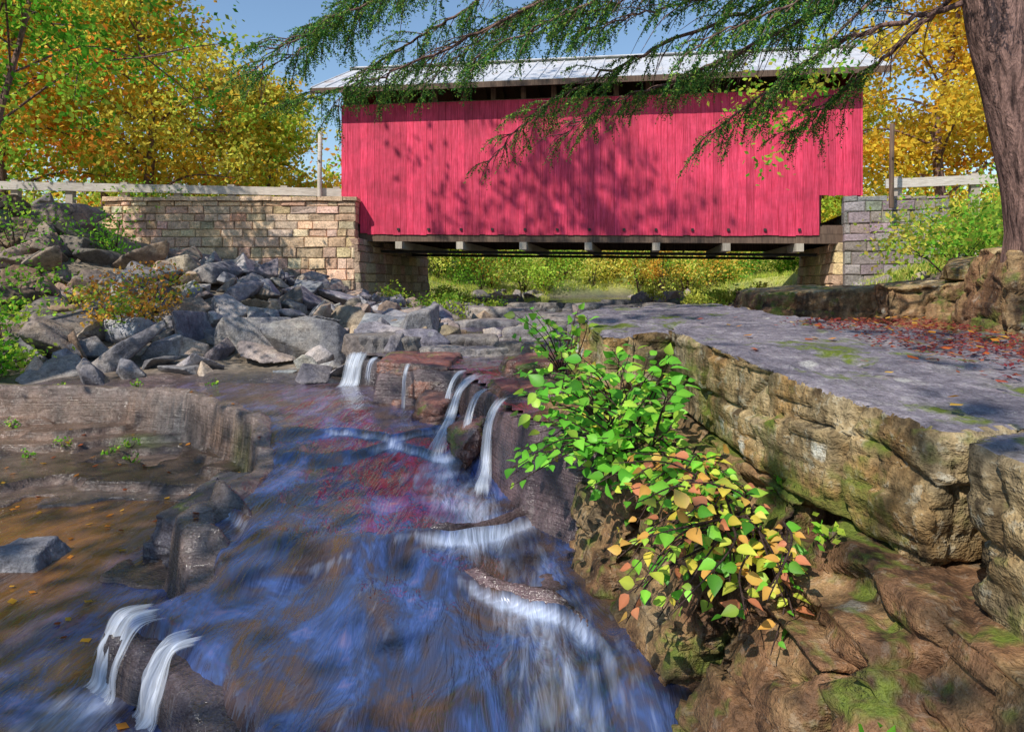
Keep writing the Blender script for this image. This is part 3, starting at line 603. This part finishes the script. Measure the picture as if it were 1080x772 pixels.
# ---------------------------------------------------------------- foliage
GRN=[(.12,.38,.03),(.2,.52,.05),(.32,.62,.06),(.5,.65,.08)]
YGR=[(.5,.66,.08),(.66,.68,.1),(.82,.7,.12),(.34,.58,.07)]
YEL=[(.95,.68,.08),(.9,.6,.06),(.78,.66,.1),(.92,.48,.05)]
ORG=[(.95,.42,.06),(.92,.3,.05),(.95,.56,.08),(.7,.5,.07)]
def colmix(pal,n,base=None,jit=.18):
    pal=np.array(pal); k=rng.integers(len(pal),size=n) if base is None else np.where(rng.random(n)<.7,base,rng.integers(len(pal),size=n))
    return np.clip(pal[k]*(1+rng.normal(size=(n,1))*jit),.01,.97)
def clump(mb,c,r,n,size,pal,m=1,flat=.6):
    p=rng.normal(size=(n,3))*np.array([r,r,r*flat])*.6+np.array(c); leaves(mb,p,size,colmix(pal,n,rng.integers(len(pal)))*rng.uniform(.75,1.1),m)
def tree(name,base,h,R,c0,pal,limbs=12,sub=4,per=55,size=.14,tr=.2,lean=(0,0),clr=.5,bark=None):
    mb=MB(); b=np.array([base[0],base[1],base[2] if len(base)>2 else float(gz(*base)[0])-.1]); top=b+np.array([lean[0],lean[1],h])
    P=cat([b,b+(top-b)*.35+rng.normal(size=3)*.12*np.array([1,1,0]),b+(top-b)*.7+rng.normal(size=3)*.2*np.array([1,1,0]),top],6); r=np.linspace(tr,tr*.15,len(P)); r[0]*=1.35
    tube(mb,P,r,9,0)
    for k in range(limbs):
        f=c0+(1-c0)*(k+.5)/limbs*.97; o=P[int(f*(len(P)-1))]+0; a=k*2.4+rng.uniform(-.5,.5)
        g=R*(1-.75*max(0,(f-c0)/(1-c0)-.25)/.75)*rng.uniform(.7,1.1)
        d=np.array([math.cos(a),math.sin(a),rng.uniform(.1,.5)]); e=o+d*g; mid=o+d*g*.5+np.array([0,0,.12*g])
        LP=cat([o,mid,e],5); tube(mb,LP,np.linspace(tr*.35*(1-f*.6),.012,len(LP)),5,0)
        for j in range(sub):
            t=rng.uniform(.3,1); q=LP[int(t*(len(LP)-1))]; e2=q+rng.normal(size=3)*np.array([.3,.3,.22])*g
            tube(mb,[q,(q+e2)/2+[0,0,.04],e2],[.018,.012,.006],4,0); clump(mb,e2,clr*rng.uniform(.7,1.3),per,size,pal); clump(mb,(q+e2)/2,clr*.7,per//3,size,pal)
    return mb.build(name,[bark or M_bark,M_leaf])
tree('birch_tree',(-9.8,12.2),8.0,3.2,.42,GRN,15,5,90,.13,.09,(1.2,.3),.55)
tree('maple_tree',(-15.5,12.5),11,3.8,.3,ORG+YGR[:1],17,6,110,.17,.16,(.8,0),.75)
tree('maple_tree',(-8.4,8.2),7,2.2,.55,ORG+YEL[:1],12,4,80,.12,.07,(.7,.5),.5)
tree('beech_tree',(-13.8,25.5),11,4.0,.12,YEL+YGR[1:3],18,6,100,.2,.2,(0,0),.95)
tree('poplar_tree',(-10.4,28.5),8.2,2.8,.1,YEL+YGR,14,5,95,.2,.16,(0,0),.8)
tree('maple_tree',(-22,27),17,5.5,.15,ORG+YEL,18,6,130,.26,.25,(0,0),1.2)
tree('maple_tree',(-17.5,23.5),10,4,.1,YGR+ORG[:2],16,6,100,.22,.2,(0,0),1.)
tree('oak_tree',(-19.5,33),14,4.5,.15,YEL+YGR,16,6,120,.26,.22,(0,0),1.1)
tree('oak_tree',(-14.5,36),8.5,4.5,.1,ORG+YGR,16,6,120,.26,.22,(0,0),1.1)
tree('oak_tree',(-5.5,34),8.5,3.5,.1,YGR,14,6,100,.24,.2,(0,0),1.)
tree('maple_tree',(15.2,24),11,3.8,.1,YEL,17,6,120,.2,.2,(0,0),.9)
tree('maple_tree',(20.5,27),13,4.5,.1,ORG+YEL,17,6,120,.24,.2,(0,0),1.1)
tree('beech_tree',(13.8,30.5),10,4,.1,YGR+YEL[:1],15,6,120,.24,.2,(0,0),1.)
tree('oak_tree',(9.5,38),8.5,3.8,.08,YEL+YGR,14,6,110,.24,.2,(0,0),1.)
tree('oak_tree',(2.5,44),8.5,4.2,.08,YGR+YEL,14,6,110,.28,.2,(0,0),1.1)
mb=MB()
for k in range(270):
    y=rng.uniform(42,95); x=rng.uniform(-1.05,1.05)*y; z=float(gz(x,y)[0]); hh=rng.uniform(3.5,8.5)*(1 if abs(x-3)>7 else .75)
    pal=[YGR,YEL,ORG,GRN+YGR][rng.choice(4,p=[.35,.27,.16,.22])]
    tube(mb,[(x,y,z-.3),(x,y,z+hh*.8)],[.14,.05],5,0)
    for j in range(10):
        a=rng.uniform(0,6.3); rr=rng.uniform(0,1)*hh*.33; clump(mb,(x+rr*math.cos(a),y+rr*math.sin(a),z+hh*rng.uniform(.05,1)),hh*.22,38,.42,pal,1,.8)
mb.build('distant_forest',[M_bark,M_leaf])
def bush(name,items,pal,size=.09,per=60,n=7):
    mb=MB()
    for (x,y,r,hh) in items:
        z=float(gz(x,y)[0]); pl=[pal[rng.integers(len(pal))],pal[rng.integers(len(pal))]] if len(items)>20 else pal
        for j in range(n):
            a=rng.uniform(0,6.3); q=rng.uniform(.1,1)*r; c=np.array([x+q*math.cos(a),y+q*math.sin(a),z+hh*rng.uniform(.25,1)])
            tube(mb,[(x,y,z-.05),((x+c[0])/2,(y+c[1])/2,z+hh*.45),c],[.014,.01,.005],4,0); clump(mb,c,r*.5,per,size,pl,1,.7)
    return mb.build(name,[M_twig,M_leaf])
bush('bush',[(-6.7,11.2,.7,.8),(-6.0,10.6,.5,.6),(-6.2,11.9,.6,.7)],[(.8,.45,.08),(.55,.62,.09),(.85,.35,.08),(.3,.5,.06)],.075,100)
bush('bush',[(-7.6,10.2,.7,.6),(-8.6,11.6,.9,.9),(-7.3,9.2,.5,.4),(-9.8,13.5,1.1,1.2),(-8.6,14.8,.8,.8),(-6.8,8.9,.5,.4)],GRN,.08,80)
bush('bush',[(-3.2,19.1,.7,.5),(-2.2,18.2,.6,.45),(-1.6,16.8,.5,.35),(-.6,18.5,.6,.4)],[(.25,.5,.05),(.5,.62,.08)],.08)
bush('bush',[(6.3,9.8,.9,.6),(7.3,11.2,1.,.8),(8.4,12.4,1.2,1.1),(9.9,13.2,1.3,1.3),(8.2,10.6,1.0,1.0),(9.6,14.6,1.2,1.1),(7.2,8.9,.8,.7),(10.3,12.0,1.1,1.3),(11,15,1.3,1.5)],YGR+GRN[1:],.085,120,9)
it=[(rng.uniform(-4,17),rng.uniform(32.5,44),rng.uniform(.7,1.6),rng.uniform(.6,3.4)) for _ in range(140)]
it=[a for a in it if abs(a[0]-(3+.12*(a[1]-26)))>1.8 or a[1]>34.5]
bush('streamside_bushes',it,[(.97,.93,.25),(.8,.88,.18),(.97,.78,.16),(.5,.72,.1),(.28,.54,.06),(.14,.34,.04),(.95,.55,.1)],.14,75,9)
it=[(rng.uniform(4.5,8.),rng.uniform(19.,26),rng.uniform(.3,.6),rng.uniform(.3,.7)) for _ in range(14)]+[(rng.uniform(-2.6,-1.6),rng.uniform(20,27),rng.uniform(.3,.5),rng.uniform(.3,.6)) for _ in range(8)]
bush('bank_undergrowth',it,[(.5,.66,.1),(.3,.5,.07),(.7,.7,.12)],.09,60,6)
bush('hanging_shrub',[(-10.2,20.4,.8,.7),(-11.5,20.5,1,.9),(-9.1,21.5,.8,.8)],GRN+YGR,.08,80)
mb=MB(); gp=[]
for k in range(3600):
    if k%3==0: y=rng.uniform(12,22); x=4.4+.75*(y-11)+rng.uniform(0,5)
    else: y=rng.uniform(26,38); x=rng.uniform(-4,16)
    if y>26 and abs(x-(3+.12*(y-26)))<2 and y<35: continue
    gp.append((x,y))
gp=np.array(gp); zz=gz(gp[:,0],gp[:,1]); cen=np.column_stack([gp,zz]).repeat(7,0)+rng.normal(size=(len(gp)*7,3))*[.07,.07,0]+[0,0,.1]
leaves(mb,cen,.32,colmix([(.55,.64,.14),(.8,.75,.2),(.34,.5,.08)],len(cen)),0,up=-.0,aspect=.07,dirs=np.tile([0.,0,1],(len(cen),1))); mb.build('grass',[M_leaf])
def sprig(mb,x,y,z,n,s,pal):
    for j in range(n):
        a=rng.uniform(0,6.3); c=np.array([x,y,z])+np.array([math.cos(a)*s,math.sin(a)*s,s*rng.uniform(.5,1.3)])*rng.uniform(.4,1)
        tube(mb,[(x,y,z),c],[.003,.002],4,0); leaves(mb,c[None]+rng.normal(size=(5,3))*.02,.04,colmix(pal,5),1)
mb=MB()
for k in range(9):
    x,y=rng.uniform(-5.8,-3.6),rng.uniform(6.8,8.6); sprig(mb,x,y,float(gz(x,y)[0]),6,.07,GRN)
for p in ((1.0,1.85,-1.25),(1.05,1.6,-1.25),(1.16,2.5,-.94),(1.2,3.0,-.9)): sprig(mb,*p,6,.045,GRN)
mb.build('small_plants',[M_twig,M_leaf])
def bigleaf(mb,base,d,size,col):
    d=d/np.linalg.norm(d); nr=np.array([-.3,-.55,1.])+rng.normal(size=3)*.5; nr-=nr@d*d; nr/=np.linalg.norm(nr); b=np.cross(nr,d)
    prof=[(0,.0),(.12,.26),(.32,.42),(.55,.36),(.78,.18),(1.,.0)]; fold=.22; mid=[];lf=[];rt=[]
    for t,w in prof:
        droop=-.22*t*t; p=base+d*t*size+nr*droop*size; mid.append(p); lf.append(p+b*w*size*.85+nr*fold*w*size); rt.append(p-b*w*size*.85+nr*fold*w*size)
    v=np.array(mid+lf+rt); q=[]
    for k in range(5): q+= [[k,k+1,7+k,6+k],[k+1,k,12+k,13+k]]
    c=np.tile(col,(18,1)); c[:6]*=1.2; mb.add(v,q,1,np.clip(c,0,1),True)
def shrub(name,roots):
    mb=MB()
    for (root,tip,nl,size,pal) in roots:
        root=np.array(root,float);tip=np.array(tip,float); mid=(root+tip)/2+np.array([0,-.05,.12])*np.linalg.norm(tip-root)+rng.normal(size=3)*.03
        P=cat([root,mid,tip],8); tube(mb,P,np.linspace(.006,.002,len(P)),5,0,(.6,.3,.2))
        for k in range(nl):
            t=.25+.75*(k+.5)/nl; i0=min(int(t*(len(P)-1)),len(P)-2); p=P[i0]; T=P[i0+1]-P[i0]; T/=np.linalg.norm(T)
            s=np.cross(T,[0,0,1]); s/=np.linalg.norm(s)+1e-6; s*=1 if k%2 else -1
            d=T*.5+s*.9+np.array([0,-.1,.0])+rng.normal(size=3)*.3; pe=p+d/np.linalg.norm(d)*size*.3
            tube(mb,[p,pe],[.002,.0015],4,0,(.6,.3,.2)); c=colmix(pal,1,jit=.2)[0]; bigleaf(mb,pe,d,size*rng.uniform(.55,1.3),c)
    return mb.build(name,[M_twig,M_gleaf])
G1=[(.16,.5,.04),(.26,.66,.06),(.1,.36,.03),(.45,.7,.08)]; Y1=[(.65,.72,.09),(.85,.68,.09),(.4,.62,.07),(.85,.45,.1),(.7,.25,.12)]
rt=[]
for k in range(92):
    y0=rng.uniform(3.4,4.9); root=(.5+.3*rng.random(),y0,-.9+.05*rng.normal())
    tip=(rng.uniform(-.02,.95),y0-rng.uniform(-.3,.6),rng.uniform(-1.1,-.36)); rt.append((root,tip,rng.integers(7,11),.08,G1 if rng.random()<.8 else G1+Y1[:2]))
for k in range(80):
    y0=rng.uniform(2.6,3.6); root=(.82+.2*rng.random(),y0,-.93+.04*rng.normal())
    tip=(rng.uniform(.40,1.0),y0-rng.uniform(.0,.5),rng.uniform(-1.32,-.74)); rt.append((root,tip,rng.integers(6,9),.062,Y1+G1[:3]))
for k in range(16):
    y0=rng.uniform(2.55,2.9); root=(1.02,y0,-.98+.04*rng.normal())
    tip=(rng.uniform(.78,1.02),y0-rng.uniform(.1,.45),rng.uniform(-1.22,-.92)); rt.append((root,tip,rng.integers(4,7),.05,Y1+G1[:2]))
shrub('leafy_shrub',rt)
rt=[]
for k in range(18):
    y0=rng.uniform(5.6,6.6); root=(.45,y0,-.8); tip=(rng.uniform(.0,.8),y0+rng.uniform(-.4,.4),rng.uniform(-.5,-.2)); rt.append((root,tip,8,.085,G1))
shrub('leafy_shrub',rt)
mb=MB(); n=900; x=rng.uniform(1.3,5.5,n); y=rng.uniform(2.3,8,n); keep=(rng.random(n)<np.clip((x-1.1)*.45,.08,1)); x,y=x[keep],y[keep]
zs=np.where((x<3.2)&(y<5.4),-.445+.055*(y-2.2)+.012,gz(x,y)+.02)
leaves(mb,np.column_stack([x,y,zs+.012]),.06,colmix([(.7,.18,.05),(.8,.33,.05),(.45,.1,.06),(.85,.5,.1)],len(x)),0,up=4,aspect=.75)
n=160; x=rng.uniform(-5,-1.6,n); y=rng.uniform(2.4,8.6,n); z=np.maximum(gz(x,y),-1.885)+.015; leaves(mb,np.column_stack([x,y,z]),.055,colmix([(.7,.28,.05),(.8,.45,.06),(.45,.12,.04)],n),0,up=5,aspect=.75)
mb.build('fallen_leaves',[M_leaf])
mb=MB(); n=9000; x=2.0+rng.gamma(2.,.7,n); y=rng.uniform(2.,5.4,n); ok=(x<3.3)&(rng.random(n)<sstep(1.7,2.7,x+fbm2(x*2,y*2,3)*.6)); x,y=x[ok],y[ok]
leaves(mb,np.column_stack([x,y,-.452+.055*(y-2.2)+rng.uniform(0,.02,len(x))]),.035,colmix([(.34,.06,.07),(.25,.05,.05),(.45,.14,.07)],len(x)),0,up=3,aspect=.5); mb.build('leaf_litter',[M_leaf])
# ---- hemlock with overhanging limbs
HEM=[(.04,.14,.035),(.07,.2,.05),(.13,.29,.06),(.28,.42,.07)]
def hem_limb(mb,pts,r0=.024,ln=.55,dens=1.):
    P=cat(pts,14); P[1:-1]+=rng.normal(size=(len(P)-2,3))*.012; tube(mb,P,np.linspace(r0,.004,len(P)),6,0); cen=[];dr=[]
    L_=np.concatenate([[0],np.cumsum(np.linalg.norm(np.diff(P,axis=0),axis=1))]); s=.4; patch=rng.uniform(0,50)
    while s<L_[-1]:
        i0=min(np.searchsorted(L_,s),len(P)-1); p=P[i0]; T=P[i0]-P[max(i0-2,0)]; T/=np.linalg.norm(T)+1e-9; sd=np.cross(T,[0,0,1]); sd/=np.linalg.norm(sd); sd*=rng.choice([-1,1])
        fr=s/L_[-1]; l=ln*rng.uniform(.4,1.35)*(1-.5*fr); d=T*.8+sd*rng.uniform(.2,1)+np.array([0,0,rng.uniform(-.75,.25)]); d/=np.linalg.norm(d)
        e=p+d*l+np.array([0,0,-.25*l]); B=cat([p,p+d*l*.55,e],6); tube(mb,B,np.linspace(.006,.002,len(B)),4,0)
        leafy=math.sin(s*2.6+patch)+.35+.6*fr>rng.uniform(-.3,.7)
        if leafy:
            for j in range(int(dens*l/.022)):
                t=rng.uniform(.12,1); q=B[int(t*(len(B)-1))]; td=d*.6+np.cross(d,[0,0,1])*rng.choice([-1,1])*rng.uniform(.2,.9)+np.array([0,0,rng.uniform(-.8,.25)]); td/=np.linalg.norm(td)
                tl=rng.uniform(.07,.2)*(1.1-.5*t); m=max(5,int(tl/.0075)); tt=np.linspace(0,1,m)[:,None]
                pp=q+td*tl*tt+np.array([0,0,-.3])*tl*tt**2; cen.append(pp+rng.normal(size=pp.shape)*.004)
                sdd=np.cross(td,rng.normal(size=3)); sdd/=np.linalg.norm(sdd); dr.append(td*.5+sdd*np.where(np.arange(m)%2,1,-1)[:,None])
        s+=rng.uniform(.035,.075)
    if cen:
        cen=np.concatenate(cen);dr=np.concatenate(dr); leaves(mb,cen,.028,colmix(HEM,len(cen),jit=.25),1,up=.2,aspect=.36,dirs=dr*3)
mb=MB()
TP=cat([(3.95,5.05,-.3),(3.86,5.0,.6),(3.68,5.0,1.4),(3.52,5.0,2.1),(3.4,5.0,3.6),(3.35,5.,8),(3.3,5,15)],8)
tube(mb,TP,np.interp(np.arange(len(TP)),[0,6,16,24,len(TP)-1],[.34,.23,.2,.19,.04]),18,0)
limbs=[[(3.5,5,2.1),(2.7,5.4,1.95),(2.1,5.8,1.6),(1.7,6,1.25)],
[(3.45,5,3.0),(2.4,5.6,2.45),(1.2,6.2,2.1),(.3,6.8,1.75),(-.25,7.2,1.3)],
[(3.4,5,3.8),(1.5,5.5,3),(0,6,2.35),(-1.2,6.5,2.0),(-2.3,7,1.85)],
[(3.4,5,4.2),(.5,5,3),(-1,5.5,2.35),(-2.0,5.8,2.0)],
[(3.5,5,2.6),(2.6,6,2.35),(1.8,6.6,2.05),(1.0,7,1.85),(.5,7.3,1.55)],
[(3.4,5,3.5),(2.0,5,2.7),(.6,5.2,2.15),(-.3,5.6,1.85)],
[(3.5,5,2.4),(3.2,5.5,2.0),(2.85,6,1.65),(2.6,6.3,1.35)],
[(3.45,5,3.2),(2.8,4.6,2.5),(2.0,4.6,1.95),(1.3,5,1.75)],
[(3.4,5,3.4),(1.6,6,3.0),(.4,6.6,2.75),(-.6,7,2.45),(-1.4,7.3,2.1)],
[(3.5,5,2.9),(3.9,4.8,2.6),(4.3,5.,2.2)],
[(3.4,5,4.0),(1.0,5.6,3.2),(-.6,6,2.75),(-1.9,6.4,2.4),(-2.6,6.8,2.1)],
[(3.4,5,4.1),(.8,6,3.3),(-.4,6.6,2.7),(-1.4,7,2.25),(-1.9,7.2,1.85)],
[(3.4,5,3.9),(1.4,5.8,3.2),(.5,6.2,2.75),(-.4,6.6,2.3),(-.9,6.8,1.95)],
[(3.4,5,3.6),(2.2,5.4,2.9),(1.2,5.9,2.55),(.4,6.2,2.35)],
[(3.4,5,4.3),(.6,5.2,3.3),(-.8,5.6,2.7),(-1.6,6,2.25),(-2.2,6.1,1.9)],
[(3.45,5,2.9),(2.6,5.4,2.5),(1.4,5.6,2.3),(.5,6,2.2)],
[(3.45,5,2.7),(3.0,5.8,2.5),(2.3,6.8,2.35),(1.7,7.5,2.2)]]
for l in limbs: hem_limb(mb,l)
for k in range(20):
    z=5+k*.45; a=k*2.4; g=3.0*(1-k/28); hem_limb(mb,[(3.35,5,z),(3.35+g*.5*math.cos(a),5+g*.5*math.sin(a),z-.1),(3.35+g*math.cos(a),5+g*math.sin(a),z-.7)],.03,.8,.4)
mb.build('hemlock_tree',[M_bark,M_needle])
mb=MB()
P=cat([(6.2,8.8,4.4),(4.6,8.4,3.6),(3.6,8.1,2.7),(3.1,8,2.25),(2.8,7.8,1.8)],8); tube(mb,cat([(7.6,9.2,.2),(7.4,9.0,2.),(7.0,9,3.6),(6.2,8.8,4.4)],6),np.linspace(.06,.03,19),7,0); tube(mb,P,np.linspace(.03,.004,len(P)),5,0)
for t in range(30): clump(mb,P[rng.integers(10,len(P))]+rng.normal(size=3)*.24,.28,26,.075,[(.42,.66,.07),(.2,.52,.05),(.65,.62,.08)])
mb.build('maple_sapling',[M_bark,M_leaf])
# shade trees standing behind and beside the viewpoint (cast the dappled shade)
tree('oak_tree',(-8.5,-4.0,-.5),13,4.4,.42,GRN+YGR,13,4,26,.26,.3,(0,0),.95)
tree('oak_tree',(-1.5,-6.0,-.5),13,4.2,.45,GRN+YGR,12,4,24,.26,.3,(0,0),.95)
tree('beech_tree',(-9.0,5.5,-.5),21.0,5.8,.56,GRN+YGR,18,5,24,.24,.32,(1.5,1.5),.7)
# ---------------------------------------------------------------- light, sky, camera
sun_dir=np.array([-.50,-.62,.84]); sun_dir/=np.linalg.norm(sun_dir)
el=math.asin(sun_dir[2]); az=math.atan2(sun_dir[0],sun_dir[1])
w=D.worlds.new('World'); S.world=w; w.use_nodes=True; nt=w.node_tree; nt.nodes.clear()
sk=nt.nodes.new('ShaderNodeTexSky'); sk.sky_type='NISHITA'; sk.sun_disc=False; sk.sun_elevation=el; sk.sun_rotation=az%(2*math.pi); sk.air_density=1.3; sk.dust_density=.0; sk.ozone_density=4.
bg=nt.nodes.new('ShaderNodeBackground'); bg.inputs[1].default_value=.15; o=nt.nodes.new('ShaderNodeOutputWorld'); nt.links.new(sk.outputs[0],bg.inputs[0]); nt.links.new(bg.outputs[0],o.inputs[0])
sl=D.lights.new('sun','SUN'); sl.energy=5; sl.angle=math.radians(.5); sl.color=(1,.94,.84); so=D.objects.new('sun',sl); COL.objects.link(so)
from mathutils import Vector
so.rotation_euler=Vector(sun_dir).to_track_quat('Z','Y').to_euler(); so.location=(-20,-30,30)
cam=D.cameras.new('camera'); cam.lens=24; cam.sensor_width=36; cam.shift_y=-.0796; cam.clip_end=3000; cam.clip_start=.05
co=D.objects.new('camera',cam); co.rotation_euler=(math.radians(90),0,0); COL.objects.link(co); S.camera=co
S.view_settings.view_transform='Standard'; S.view_settings.look='None'; S.view_settings.exposure=0
